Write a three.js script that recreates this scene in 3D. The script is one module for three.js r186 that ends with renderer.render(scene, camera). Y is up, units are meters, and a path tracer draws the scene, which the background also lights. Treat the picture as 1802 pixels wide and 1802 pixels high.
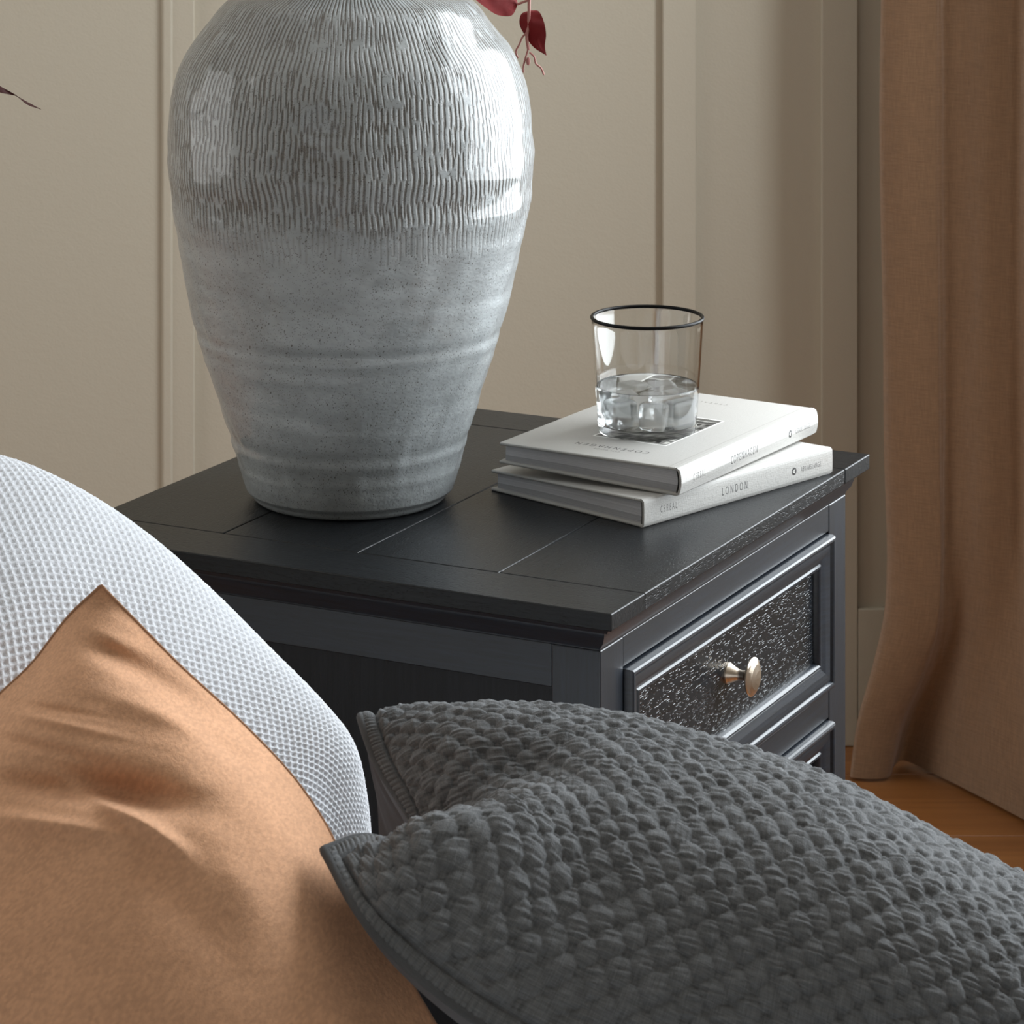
import * as THREE from 'three';
import { RoundedBoxGeometry } from 'three/addons/geometries/RoundedBoxGeometry.js';
import { mergeGeometries, toCreasedNormals } from 'three/addons/utils/BufferGeometryUtils.js';
import { RectAreaLightUniformsLib } from 'three/addons/lights/RectAreaLightUniformsLib.js';

// ---------------------------------------------------------------- camera, light, exposure
const F = 5647, HOR = -579, CX = 901, TOP = 0.60, EYE = TOP + 0.6335;   // lens in pixels, horizon row, table height, eye height
const scene = new THREE.Scene();
const camera = new THREE.PerspectiveCamera(2 * Math.atan(901 / F) * 180 / Math.PI, 1, 0.05, 30);
camera.position.set(0, EYE, 0);
camera.setViewOffset(1802, 1802, 0, 901 - HOR, 1802, 1802);
camera.focus = 2.15; camera.userData.fStop = 40;
camera.updateProjectionMatrix();
const renderer = new THREE.WebGLRenderer({ antialias: true });
renderer.toneMapping = THREE.LinearToneMapping;
renderer.toneMappingExposure = 0.86;
renderer.shadowMap.enabled = true;
RectAreaLightUniformsLib.init();
scene.background = new THREE.Color(0.75, 0.88, 1.0);
scene.backgroundIntensity = 0.6;
function areaLight(color, power, w, h, from, to) {
  const l = new THREE.RectAreaLight(color, power, w, h);
  l.position.set(...from); l.lookAt(...to); scene.add(l); return l;
}
const WIN_A = Math.atan2(0.862, 0.507);                      // turn of the window wall
const corner = [0.45, -3.68];                                // where it meets the back wall
const onWin = (s, y, o) => [corner[0] + 0.507 * s - 0.862 * o, y, corner[1] + 0.862 * s + 0.507 * o];
const KEY = { s0: 0.42, s1: 1.85, y0: 0.5, y1: 2.3 };
{ const c = onWin((KEY.s0 + KEY.s1) / 2, (KEY.y0 + KEY.y1) / 2, -0.03), t = onWin((KEY.s0 + KEY.s1) / 2, (KEY.y0 + KEY.y1) / 2, 1);
  areaLight(new THREE.Color(0.90, 0.96, 1.0), 11, KEY.s1 - KEY.s0 - 0.1, KEY.y1 - KEY.y0 - 0.1, c, t); }
const LEFT = { d0: 1.9, d1: 3.5, y0: 0.3, y1: 2.4 };         // window in the left wall
areaLight(new THREE.Color(1.0, 0.96, 0.90), 2.3, LEFT.d1 - LEFT.d0 - 0.1, LEFT.y1 - LEFT.y0 - 0.1, [-2.63, 1.35, -2.7], [0, 1.35, -2.7]);
const REAR = { x0: -2.1, x1: -0.5, y0: 0.7, y1: 2.3 };       // window behind the camera
areaLight(new THREE.Color(0.95, 0.97, 1.0), 0.6, 1.5, 1.5, [-1.3, 1.5, 1.83], [-1.3, 1.5, 0]);

// ---------------------------------------------------------------- helpers
function rng(seed) { let a = seed >>> 0; return () => { a = (a + 0x6D2B79F5) | 0; let t = Math.imul(a ^ (a >>> 15), 1 | a); t = (t + Math.imul(t ^ (t >>> 7), 61 | t)) ^ t; return ((t ^ (t >>> 14)) >>> 0) / 4294967296; }; }
const hash = (x, y, s) => { let h = Math.imul(x, 374761393) ^ Math.imul(y, 668265263) ^ Math.imul(s, 974634211); h = Math.imul(h ^ (h >>> 13), 1274126177); return ((h ^ (h >>> 16)) >>> 0) / 4294967296; };
function noise(x, y, s = 1, px = 0, py = 0) {               // smooth value noise, optionally periodic
  const ix = Math.floor(x), iy = Math.floor(y), fx = x - ix, fy = y - iy, u = fx * fx * (3 - 2 * fx), v = fy * fy * (3 - 2 * fy);
  const m = (k, p) => p ? ((k % p) + p) % p : k;
  const a = hash(m(ix, px), m(iy, py), s), b = hash(m(ix + 1, px), m(iy, py), s), c = hash(m(ix, px), m(iy + 1, py), s), d = hash(m(ix + 1, px), m(iy + 1, py), s);
  return (a + (b - a) * u + (c - a) * v + (a - b - c + d) * u * v) * 2 - 1;
}
const clamp = (x, a, b) => Math.min(b, Math.max(a, x)), lerp = (a, b, t) => a + (b - a) * t;
const smooth = (a, b, x) => { const t = clamp((x - a) / (b - a), 0, 1); return t * t * (3 - 2 * t); };
const at = (u, v, d) => new THREE.Vector3((u - CX) * d / F, EYE - (v - HOR) * d / F, -d);   // a point at depth d
const taken = {};
const numbered = (n) => { const k = taken[n] = (taken[n] ?? -1) + 1; return k ? `${n}_${String(k).padStart(3, '0')}` : n; };
function tag(o, label, category, group, kind) {
  o.name = numbered(o.name); o.userData.label = label; if (category) o.userData.category = category;
  if (group) o.userData.group = group; if (kind) o.userData.kind = kind;
  return o;
}
function mesh(name, geo, mat, parent) {
  const m = new THREE.Mesh(geo, mat); m.name = name; m.castShadow = m.receiveShadow = true; (parent ?? scene).add(m); return m;
}
function group(name, pos = [0, 0, 0], turn = 0) { const g = new THREE.Group(); g.name = name; g.position.set(...pos); g.rotation.y = turn; scene.add(g); return g; }
function struct(o) { o.userData.kind = 'structure'; return o; }
function dataTex(w, h, fn, srgb) {                           // fn(x, y) -> value or [r, g, b], 0..1
  const d = new Uint8Array(w * h * 4);
  for (let y = 0, i = 0; y < h; y++) for (let x = 0; x < w; x++, i += 4) {
    const c = fn(x, y); const r = typeof c === 'number' ? [c, c, c] : c;
    d[i] = clamp(r[0], 0, 1) * 255; d[i + 1] = clamp(r[1], 0, 1) * 255; d[i + 2] = clamp(r[2], 0, 1) * 255; d[i + 3] = 255;
  }
  const t = new THREE.DataTexture(d, w, h); t.wrapS = t.wrapT = THREE.RepeatWrapping; t.magFilter = THREE.LinearFilter; t.minFilter = THREE.LinearMipmapLinearFilter;
  if (srgb) t.colorSpace = THREE.SRGBColorSpace; t.needsUpdate = true; return t;
}
function canvasTex(w, h, draw) {
  const c = document.createElement('canvas'); c.width = w; c.height = h; draw(c.getContext('2d'), w, h);
  const t = new THREE.CanvasTexture(c); t.colorSpace = THREE.SRGBColorSpace; t.anisotropy = 8; return t;
}
const rep = (t, x, y = x) => { const c = t.clone(); c.repeat.set(x, y); c.needsUpdate = true; return c; };
// uv in metres from the dominant normal; along = axis that carries the grain (u)
function metreUV(g, along = 'x', ou = 0, ov = 0) {
  const p = g.attributes.position, n = g.attributes.normal, uv = new Float32Array(p.count * 2);
  for (let i = 0; i < p.count; i++) {
    const P = { x: p.getX(i), y: p.getY(i), z: p.getZ(i) }, N = { x: Math.abs(n.getX(i)), y: Math.abs(n.getY(i)), z: Math.abs(n.getZ(i)) };
    const dom = N.x >= N.y && N.x >= N.z ? 'x' : N.y >= N.z ? 'y' : 'z';
    const rest = ['x', 'y', 'z'].filter((a) => a !== dom);
    const a = rest.includes(along) ? along : rest[0], b = rest.find((k) => k !== a);
    uv[i * 2] = P[a] + ou; uv[i * 2 + 1] = P[b] + ov;
  }
  g.setAttribute('uv', new THREE.BufferAttribute(uv, 2)); return g;
}
let offs = 0;
function box(w, h, d, r, x, y, z, along = 'x') {             // rounded box at its centre, grain along an axis
  const g = new RoundedBoxGeometry(w, h, d, 2, Math.min(r, w / 2.01, h / 2.01, d / 2.01)); g.translate(x, y, z);
  offs += 0.137; return metreUV(g, along, offs % 1, (offs * 1.7) % 1);
}
function lathe(pts, seg = 96) { const g = new THREE.LatheGeometry(pts.map((p) => new THREE.Vector2(p[0], p[1])), seg); return g; }
// smooth curve through values (Catmull-Rom on an even grid)
function cr(a, t) { const n = a.length - 1, x = clamp(t, 0, 1) * n, i = Math.min(n - 1, Math.floor(x)), f = x - i; const p = (k) => a[clamp(k, 0, n)];
  const p0 = i > 0 ? p(i - 1) : p(0).clone().multiplyScalar(2).sub(p(1)), p3 = i + 2 <= n ? p(i + 2) : p(n).clone().multiplyScalar(2).sub(p(n - 1)), p1 = p(i), p2 = p(i + 1);
  const o = new THREE.Vector3(); for (const c of ['x', 'y', 'z']) o[c] = 0.5 * (2 * p1[c] + (p2[c] - p0[c]) * f + (2 * p0[c] - 5 * p1[c] + 4 * p2[c] - p3[c]) * f * f + (3 * p1[c] - p0[c] - 3 * p2[c] + p3[c]) * f * f * f); return o; }
// A cloth panel through a grid of points (columns of rows), with relief in cloth metres; returns front geometry and its smooth grid.
function cloth(ctrl, nu, nv, relief, opt = {}) {
  const cols = ctrl.map((c) => c.map((p) => p.isVector3 ? p : at(...p)));
  const rowsAt = []; for (let j = 0; j <= nv; j++) rowsAt.push(cols.map((c) => cr(c, j / nv)));
  const P = new Array((nu + 1) * (nv + 1)), id = (i, j) => j * (nu + 1) + i;
  for (let j = 0; j <= nv; j++) for (let i = 0; i <= nu; i++) P[id(i, j)] = cr(rowsAt[j], i / nu);
  if (opt.sculpt) P.forEach((p, k) => { const i = k % (nu + 1), j = (k - i) / (nu + 1); opt.sculpt(p, i / nu, j / nv); });
  const A = [0], B = [0];
  for (let i = 1; i <= nu; i++) { let s = 0, n = 0; for (let j = 0; j <= nv; j += 8) { s += P[id(i, j)].distanceTo(P[id(i - 1, j)]); n++; } A.push(A[i - 1] + s / n); }
  for (let j = 1; j <= nv; j++) { let s = 0, n = 0; for (let i = 0; i <= nu; i += 8) { s += P[id(i, j)].distanceTo(P[id(i, j - 1)]); n++; } B.push(B[j - 1] + s / n); }
  const N = P.map((_, k) => { const i = k % (nu + 1), j = (k - i) / (nu + 1);
    const du = P[id(Math.min(nu, i + 2), j)].clone().sub(P[id(Math.max(0, i - 2), j)]), dv = P[id(i, Math.min(nv, j + 2))].clone().sub(P[id(i, Math.max(0, j - 2))]);
    return du.cross(dv).normalize(); });
  const eye = camera.position, mid = id(nu >> 1, nv >> 1), flip = N[mid].dot(eye.clone().sub(P[mid])) < 0 ? -1 : 1;
  const pos = new Float32Array(P.length * 3), uv = new Float32Array(P.length * 2), idx = [];
  P.forEach((p, k) => { const i = k % (nu + 1), j = (k - i) / (nu + 1); N[k].multiplyScalar(flip);
    const h = relief ? relief(A[i], B[j], A[nu], B[nv], p) : 0;
    pos.set([p.x + N[k].x * h, p.y + N[k].y * h, p.z + N[k].z * h], k * 3); uv.set([A[i], B[j]], k * 2); });
  for (let j = 0; j < nv; j++) for (let i = 0; i < nu; i++) { const a = id(i, j), b = id(i + 1, j), c = id(i + 1, j + 1), d = id(i, j + 1);
    if (flip > 0) idx.push(a, b, d, b, c, d); else idx.push(a, d, b, b, d, c); }
  const g = new THREE.BufferGeometry(); g.setAttribute('position', new THREE.BufferAttribute(pos, 3)); g.setAttribute('uv', new THREE.BufferAttribute(uv, 2)); g.setIndex(idx); g.computeVertexNormals();
  return { g, P, N, nu, nv, id, flip, A, B };
}
// the far side of a cushion: the same outline, pushed away by a bulging amount
function backOf(c, depth, step = 6) {
  const mean = c.N.reduce((a, n) => a.add(n), new THREE.Vector3()).normalize();   // straight back, so that folds cannot cross it
  const mu = Math.ceil(c.nu / step), mv = Math.ceil(c.nv / step), pos = [], uv = [], idx = [];
  for (let j = 0; j <= mv; j++) for (let i = 0; i <= mu; i++) {
    const ii = Math.min(c.nu, i * step), jj = Math.min(c.nv, j * step), k = c.id(ii, jj), s = ii / c.nu, t = jj / c.nv;
    const f = Math.pow(Math.max(0, Math.sin(Math.PI * s) * Math.sin(Math.PI * t)), 0.5) * depth + 0.0004, p = c.P[k], n = mean;
    pos.push(p.x - n.x * f, p.y - n.y * f, p.z - n.z * f); uv.push(c.A[ii], c.B[jj]);
  }
  for (let j = 0; j < mv; j++) for (let i = 0; i < mu; i++) { const a = j * (mu + 1) + i, b = a + 1, d = a + mu + 1, e = d + 1; if (c.flip > 0) idx.push(a, d, b, b, d, e); else idx.push(a, b, d, b, e, d); }
  const g = new THREE.BufferGeometry(); g.setAttribute('position', new THREE.Float32BufferAttribute(pos, 3)); g.setAttribute('uv', new THREE.Float32BufferAttribute(uv, 2)); g.setIndex(idx); g.computeVertexNormals(); return g;
}
const tube = (pts, r, seg = 80, rs = 8) => new THREE.TubeGeometry(new THREE.CatmullRomCurve3(pts), seg, r, rs, false);

// ---------------------------------------------------------------- materials
const R = rng(7);
const paintBump = dataTex(512, 512, (x, y) => 0.5 + 0.25 * noise(x / 4, y / 4, 3, 128, 128) + 0.2 * noise(x / 16, y / 16, 4, 32, 32));
const wallMat = new THREE.MeshStandardMaterial({ color: new THREE.Color().setRGB(0.475, 0.43, 0.345), roughness: 0.55, bumpMap: rep(paintBump, 5), bumpScale: 0.0002 });
const ceilMat = new THREE.MeshStandardMaterial({ color: new THREE.Color().setRGB(0.75, 0.73, 0.69), roughness: 0.9 });
const sashMat = new THREE.MeshStandardMaterial({ color: new THREE.Color().setRGB(0.8, 0.79, 0.76), roughness: 0.4 });
const paneMat = new THREE.MeshPhysicalMaterial({ transmission: 1, thickness: 0, roughness: 0, color: 0xffffff });

// stained wood: open pores along u, one tile = 0.3 m
const SZ = 1024;
function woodHeight(seed, count, curl) {
  const h = new Float32Array(SZ * SZ).fill(0.8), r = rng(seed);
  for (let k = 0; k < count; k++) {
    const x0 = r() * SZ, y0 = r() * SZ, len = 5 + r() * r() * 26, deep = 0.3 + 0.5 * r(), wide = r() < 0.35 ? 2 : 1;
    let y = y0;
    for (let s = 0; s < len; s++) {
      const x = x0 + s; y += curl * noise(x / 60, y / 50, seed + 5, 0, 0) * 0.5;
      for (let w = 0; w < wide; w++) { const i = ((Math.floor(y) + w + SZ * 4) % SZ) * SZ + (Math.floor(x) % SZ); h[i] = Math.min(h[i], 0.8 - deep * Math.sin(Math.PI * (s + 0.5) / len)); }
    }
  }
  return h;
}
function woodMat(seed, count, curl, rough, col, bump, rx = 1 / 0.3, spec = 1) {
  const h = woodHeight(seed, count, curl);
  const hm = dataTex(SZ, SZ, (x, y) => h[y * SZ + x] + 0.08 * noise(x / 64, y / 3, seed, 16, 341));
  const cm = dataTex(SZ, SZ, (x, y) => { const s = 0.5 + 0.28 * noise(x / 128, y / 6, seed + 1, 8, 170) + 0.22 * noise(x / 32, y / 2, seed + 2, 32, 512); const pore = h[y * SZ + x] < 0.5 ? 0.8 : 1;
    const k = (0.72 + 0.56 * s) * pore; return [col[0] * k, col[1] * k, col[2] * k]; }, true);
  return new THREE.MeshPhysicalMaterial({ map: rep(cm, rx), bumpMap: rep(hm, rx), bumpScale: bump, roughness: rough, specularIntensity: spec });
}
const topWood = woodMat(11, 15000, 0.5, 0.36, [0.085, 0.095, 0.105], 0.00022, 1 / 0.3, 0.6);
const frameWood = woodMat(12, 3500, 0.1, 0.5, [0.078, 0.104, 0.138], 0.00008, 1 / 0.3, 0.5);
const drawerWood = woodMat(13, 17000, 0.25, 0.26, [0.085, 0.10, 0.118], 0.0006, 1 / 0.42);
frameWood.clearcoat = 0.6; frameWood.clearcoatRoughness = 0.2;
const sideWood = woodMat(14, 6000, 0.2, 0.5, [0.085, 0.093, 0.108], 0.0002, 1 / 0.3, 0.6);

// ---------------------------------------------------------------- the room
const DW = 3.68, XL = -2.6, XR = 1.77, DR = 1.44, ZB = 1.8, HT = 2.6;   // back wall depth, left wall, right wall, where the window wall ends, wall behind the camera, height
const floor = struct(group('floor'));
{ // floorboards, each its own piece; they run along x
  const tones = [0, 1, 2, 3].map((k) => {
    const r = rng(40 + k), cm = dataTex(512, 128, (x, y) => { const s = 0.5 + 0.3 * noise(x / 128, y / 5, 50 + k, 4, 0) + 0.2 * noise(x / 24, y / 2, 60 + k, 21, 0), t = 0.9 + 0.05 * k; return [(0.52 + 0.10 * s) * t, (0.325 + 0.08 * s) * t, (0.165 + 0.05 * s) * t]; }, true);
    return new THREE.MeshPhysicalMaterial({ map: rep(cm, 0.8, 5), roughness: 0.42, clearcoat: 0.15, clearcoatRoughness: 0.4 });
  });
  struct(mesh('subfloor', new THREE.BoxGeometry(5.4, 0.1, 6.4).translate(-0.3, -0.073, -0.94), sashMat, floor));
  const r = rng(3), W = 0.19; let k = 0;
  for (let z = -3.78; z < 1.9; z += W) { let x = XL - 0.3 - r() * 1.2; while (x < XR + 0.1) { const len = 1.5 + r() * 0.9;
    const a = Math.max(x, XL - 0.12), b = Math.min(x + len, XR + 0.14); if (b > a + 0.05) struct(mesh(numbered('plank'), metreUV(new RoundedBoxGeometry(b - a - 0.0012, 0.022, W - 0.0012, 1, 0.0012).translate((a + b) / 2, -0.0115, z + W / 2), 'x', r(), r()), tones[k++ % 4], floor)); x += len; } }
}
const wallBack = struct(group('wall_back'));
{ const px = (u) => (u - CX) * DW / F, z1 = -DW - 0.009;       // recessed panels lie 9 mm behind the frame face
  struct(mesh('backing', new THREE.BoxGeometry(3.35, HT, 0.12).translate(-1.05, HT / 2, z1 - 0.075), wallMat, wallBack));
  const edges = [[-1100, -1030], [284, 341], [1166, 1226], [1446, 1510], [1802, 1870]];
  const yr = EYE - (1072 - HOR) * DW / F, yTop = 2.3;
  for (const [a, b] of edges) { const xa = px(a), xb = Math.min(px(b), 0.62); struct(mesh('stile', metreUV(new RoundedBoxGeometry(xb - xa, HT, 0.03, 1, 0.0015).translate((xa + xb) / 2, HT / 2, -DW - 0.015), 'y'), wallMat, wallBack)); }
  struct(mesh('bead', metreUV(new RoundedBoxGeometry(px(304) - px(285), HT, 0.008, 2, 0.003).translate((px(285) + px(304)) / 2, HT / 2, -DW - 0.002), 'y'), wallMat, wallBack));
  for (let k = 0; k < edges.length - 1; k++) { const xa = px(edges[k][1]), xb = px(edges[k + 1][0]);
    struct(mesh('panel', metreUV(new THREE.BoxGeometry(xb - xa + 0.004, yTop - yr + 0.01, 0.02).translate((xa + xb) / 2, (yTop + yr) / 2, (k ? z1 : -DW - 0.003) - 0.01), 'y'), wallMat, wallBack));
    for (const [y0, y1] of [[0, yr], [yTop, HT]]) struct(mesh('rail', metreUV(new RoundedBoxGeometry(xb - xa, y1 - y0, 0.03, 1, 0.0015).translate((xa + xb) / 2, (y0 + y1) / 2, -DW - 0.015), 'x'), wallMat, wallBack)); }
}
// a wall with one opening, built along local x from 0 to length, its room face at z = 0
function wallWith(name, pos, turn, len, o) {
  const T = 0.14, parts = [];
  const add = (x0, x1, y0, y1) => { if (x1 - x0 > 1e-3 && y1 - y0 > 1e-3) parts.push(new THREE.BoxGeometry(x1 - x0, y1 - y0, T).translate((x0 + x1) / 2, (y0 + y1) / 2, -T / 2)); };
  if (o) { add(0, o[0], 0, HT); add(o[1], len, 0, HT); add(o[0], o[1], 0, o[2]); add(o[0], o[1], o[3], HT); } else add(0, len, 0, HT);
  const m = mesh(name, metreUV(mergeGeometries(parts), 'y'), wallMat); m.position.set(...pos); m.rotation.y = turn; return struct(m);
}
function windowIn(name, pos, turn, o, bars) {
  const g = struct(group(name, pos, turn)), [x0, x1, y0, y1] = o, w = x1 - x0, h = y1 - y0, f = 0.05, z = -0.095;
  for (const [a, b, c, d, n] of [[x0, x0 + f, y0, y1, 'jamb'], [x1 - f, x1, y0, y1, 'jamb'], [x0 + f, x1 - f, y0, y0 + f, 'sill'], [x0 + f, x1 - f, y1 - f, y1, 'head']])
    struct(mesh(n, new RoundedBoxGeometry(b - a, d - c, 0.06, 1, 0.004).translate((a + b) / 2, (c + d) / 2, z), sashMat, g));
  for (let k = 1; k < bars; k++) { const x = x0 + w * k / bars; struct(mesh('glazing_bar', new RoundedBoxGeometry(0.03, h - 2 * f, 0.04, 1, 0.004).translate(x, (y0 + y1) / 2, z), sashMat, g)); }
  for (let k = 0; k < bars; k++) { const a = x0 + f + (w - 2 * f) * k / bars, b = x0 + f + (w - 2 * f) * (k + 1) / bars; struct(mesh('pane', new THREE.PlaneGeometry(b - a, h - 2 * f).translate((a + b) / 2, (y0 + y1) / 2, z), paneMat, g)); }
}
wallWith('wall_window', [corner[0], 0, corner[1]], -WIN_A, 2.6, [KEY.s0, KEY.s1, KEY.y0, KEY.y1]);
windowIn('window_1', [corner[0], 0, corner[1]], -WIN_A, [KEY.s0, KEY.s1, KEY.y0, KEY.y1], 3);
wallWith('wall_right', [XR, 0, -DR], -Math.PI / 2, DR + ZB);
wallWith('wall_left', [XL, 0, ZB], Math.PI / 2, DW + ZB, [ZB + LEFT.d0, ZB + LEFT.d1, LEFT.y0, LEFT.y1]);
windowIn('window_2', [XL, 0, ZB], Math.PI / 2, [ZB + LEFT.d0, ZB + LEFT.d1, LEFT.y0, LEFT.y1], 2);
wallWith('wall_front', [XR, 0, ZB], Math.PI, XR - XL, [XR - REAR.x1, XR - REAR.x0, REAR.y0, REAR.y1]);
windowIn('window_3', [XR, 0, ZB], Math.PI, [XR - REAR.x1, XR - REAR.x0, REAR.y0, REAR.y1], 2);
struct(mesh('ceiling', new THREE.BoxGeometry(4.9, 0.12, 6.0).translate(-0.4, HT + 0.06, -0.94), ceilMat));

// ---------------------------------------------------------------- curtain
{
  const weave = dataTex(512, 512, (x, y) => 0.5 + 0.22 * Math.sin(x * Math.PI / 2) * (1 + 0.5 * noise(x / 2, y / 40, 71, 256, 13)) + 0.22 * Math.sin(y * Math.PI / 2) * (1 + 0.5 * noise(x / 40, y / 2, 72, 13, 256)) + 0.2 * noise(x / 24, y / 2, 73, 21, 256));
  const weaveCol = dataTex(512, 512, (x, y) => { const k = 0.93 + 0.05 * noise(x / 40, y / 2, 74, 13, 256) + 0.05 * noise(x / 2, y / 40, 75, 256, 13); return [0.675 * k, 0.53 * k, 0.40 * k]; }, true);
  const mat = new THREE.MeshPhysicalMaterial({ map: rep(weaveCol, 8), bumpMap: rep(weave, 8), bumpScale: 0.0006, roughness: 1, transmission: 0.32, thickness: 0, side: THREE.DoubleSide });
  // plan of the folds: [u at the top, u at the hem, depth at the top, depth at the hem]
  const plan = [[1560, 1512, 3.585, 3.60], [1552, 1494, 3.555, 3.57], [1585, 1522, 3.53, 3.562], [1640, 1562, 3.515, 3.567], [1656, 1574, 3.517, 3.60], [1668, 1590, 3.521, 3.622], [1700, 1640, 3.508, 3.58], [1735, 1690, 3.488, 3.535], [1775, 1740, 3.475, 3.49], [1800, 1800, 3.466, 3.438], [1835, 1850, 3.42, 3.395], [1890, 1910, 3.38, 3.345], [1940, 1960, 3.385, 3.30], [1990, 2020, 3.32, 3.25], [2060, 2080, 3.27, 3.20]];
  const heights = []; for (let k = 0; k <= 40; k++) heights.push(k / 40);
  const cols = plan.map(([ut, ub, dt, db], c) => heights.map((q) => {
    const y = lerp(0.004, 2.42, q), d0 = lerp(dt, db, smooth(0.62, 0.0, y)), v = HOR + (EYE - y) * F / d0;
    const k = c < 6 ? smooth(1010, 1372, v) : smooth(900, 1400, v);
    const bulge = c < 4 ? 12 * Math.exp(-(((v - 1000) / 170) ** 2)) - 3 * Math.sin(v / 140) : 2 * Math.sin(v / 200 + c);
    const d = lerp(dt, db, k), p = at(lerp(ut, ub, Math.pow(k, 1.3)) + bulge, v, d); p.y = y; return p;
  }));
  const c = cloth(cols, 240, 260, (a, b) => 0.0006 * noise(a * 60, b * 9, 8));
  const m = mesh('curtain', c.g, mat); tag(m, 'tan linen curtain hanging to the wooden floor on the right', 'curtain');
}

// ---------------------------------------------------------------- nightstand
const NS = group('nightstand', [-0.0244, 0, -2.4779], -0.4676);
tag(NS, 'dark blue-black wooden nightstand with moulded drawers holding vase, books and glass', 'nightstand');
{
  const hx = 0.2268, hz = 0.2473, bx = 0.2118, bz = 0.2323, t = 0.0122, yT = TOP - t / 2;
  // planked top: two end boards and four boards between them
  for (const s of [1, -1]) mesh('board', box(2 * hx, t, hz - 0.192 - 0.0003, 0.0011, 0, yT, s * (hz + 0.192) / 2, 'x'), topWood, NS);
  const xs = [-hx, -0.1133, 0.0002, 0.1137, hx];
  for (let k = 0; k < 4; k++) mesh('board', box(xs[k + 1] - xs[k] - 0.0006, t, 0.3834, 0.0011, (xs[k] + xs[k + 1]) / 2, yT, 0, 'z'), topWood, NS);
  // cove moulding under the top: profile of [inset from the top's edge, height below it]
  const prof = [[0.004, 0], [0.0055, -0.0035], [0.0095, -0.004], [0.010, -0.008], [0.0115, -0.0125], [0.0150, -0.0168], [0.0152, -0.0185], [0.03, -0.0185]];
  const ringGeo = (prof2, X, Z, y) => { const pos = [], idx = [], n = prof2.length, cs = [[1, 1], [-1, 1], [-1, -1], [1, -1]];
    for (let e = 0; e < 4; e++) { const A = cs[e], B = cs[(e + 1) % 4], o = pos.length / 3; for (const [i, h] of prof2) pos.push(A[0] * (X - i), y + h, A[1] * (Z - i), B[0] * (X - i), y + h, B[1] * (Z - i));
      for (let k = 0; k < n - 1; k++) { const a = o + 2 * k; idx.push(a, a + 2, a + 1, a + 1, a + 2, a + 3); } }
    const g = new THREE.BufferGeometry(); g.setAttribute('position', new THREE.Float32BufferAttribute(pos, 3)); g.setIndex(idx); g.computeVertexNormals(); const q = toCreasedNormals(g, 0.6); return metreUV(q, 'x'); };
  mesh('cove_moulding', ringGeo(prof, hx, hz, TOP - t), frameWood, NS);
  const yB = TOP - t - 0.0185, y0 = 0.045;                     // top of the carcass, underside of the base
  const post = 0.037, H = yB - y0;
  for (const sx of [1, -1]) for (const sz of [1, -1]) mesh('post', box(post, yB, post, 0.0014, sx * (bx - post / 2), yB / 2, sz * (bz - post / 2), 'y'), frameWood, NS);
  const inX = 2 * (bx - post), inZ = 2 * (bz - post);
  for (const s of [1, -1]) { // sides: rails and a sunk panel
    mesh('side_rail', box(inX, 0.030, 0.02, 0.0008, 0, yB - 0.015, s * (bz - 0.0104), 'x'), frameWood, NS);
    mesh('side_rail', box(inX, 0.05, 0.02, 0.0008, 0, y0 + 0.025, s * (bz - 0.0104), 'x'), frameWood, NS);
    mesh('side_panel', box(inX, H - 0.08, 0.012, 0.0005, 0, y0 + 0.05 + (H - 0.08) / 2, s * (bz - 0.0085), 'y'), sideWood, NS);
  }
  mesh('back_panel', box(0.012, H, inZ, 0.0005, -bx + 0.01, y0 + H / 2, 0, 'y'), sideWood, NS);
  // front: rails between three drawers
  const dh = 0.124, rl = 0.0245, tops = []; let y = yB;
  const rails = [[y, y - 0.0215]]; y -= 0.0215;
  for (let k = 0; k < 3; k++) { tops.push(y); y -= dh; rails.push([y, k < 2 ? y - rl : y0]); y -= rl; }
  for (const [a, b] of rails) mesh('front_rail', box(0.02, a - b, inZ, 0.0009, bx - 0.0104, (a + b) / 2, 0, 'z'), frameWood, NS);
  mesh('inner_case', box(0.37, H - 0.02, inZ, 0.001, -0.008, y0 + H / 2, 0, 'y'), sideWood, NS);
  const dp = [[0, -0.008], [0, 0.004], [0.0006, 0.0058], [0.0018, 0.0068], [0.0032, 0.0069], [0.0046, 0.006], [0.0053, 0.0045], [0.0056, 0.0036], [0.0064, 0.0034], [0.0068, 0.0041], [0.0082, 0.0046], [0.0105, 0.0043], [0.0135, 0.003], [0.0165, 0.0012], [0.0185, 0.0006], [0.0190, 0.0002], [0.0202, 0.0016], [0.0216, 0.0018], [0.0228, 0.0008], [0.0236, -0.0035], [0.026, -0.0036]];
  tops.forEach((yt, k) => {
    const W = inZ / 2 - 0.0016, Hh = dh / 2 - 0.0016, yc = yt - dh / 2, cs = [[-1, 1], [-1, -1], [1, -1], [1, 1]], pos = [], idx = [], n = dp.length;
    for (let e = 0; e < 4; e++) { const A = cs[e], B = cs[(e + 1) % 4], o = pos.length / 3;
      for (const [i, p] of dp) pos.push(bx + p, yc + A[1] * (Hh - i), A[0] * (W - i), bx + p, yc + B[1] * (Hh - i), B[0] * (W - i));
      for (let j = 0; j < n - 1; j++) { const a = o + 2 * j; idx.push(a, a + 1, a + 2, a + 1, a + 3, a + 2); } }
    const g = new THREE.BufferGeometry(); g.setAttribute('position', new THREE.Float32BufferAttribute(pos, 3)); g.setIndex(idx); g.computeVertexNormals();
    const drawer = mesh('drawer', metreUV(toCreasedNormals(g, 0.7), 'z'), frameWood, NS);
    mesh('drawer_panel', box(0.01, dh - 0.048, inZ - 0.048, 0.0002, bx - 0.0085, yc, 0, 'z'), drawerWood, drawer);
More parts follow.
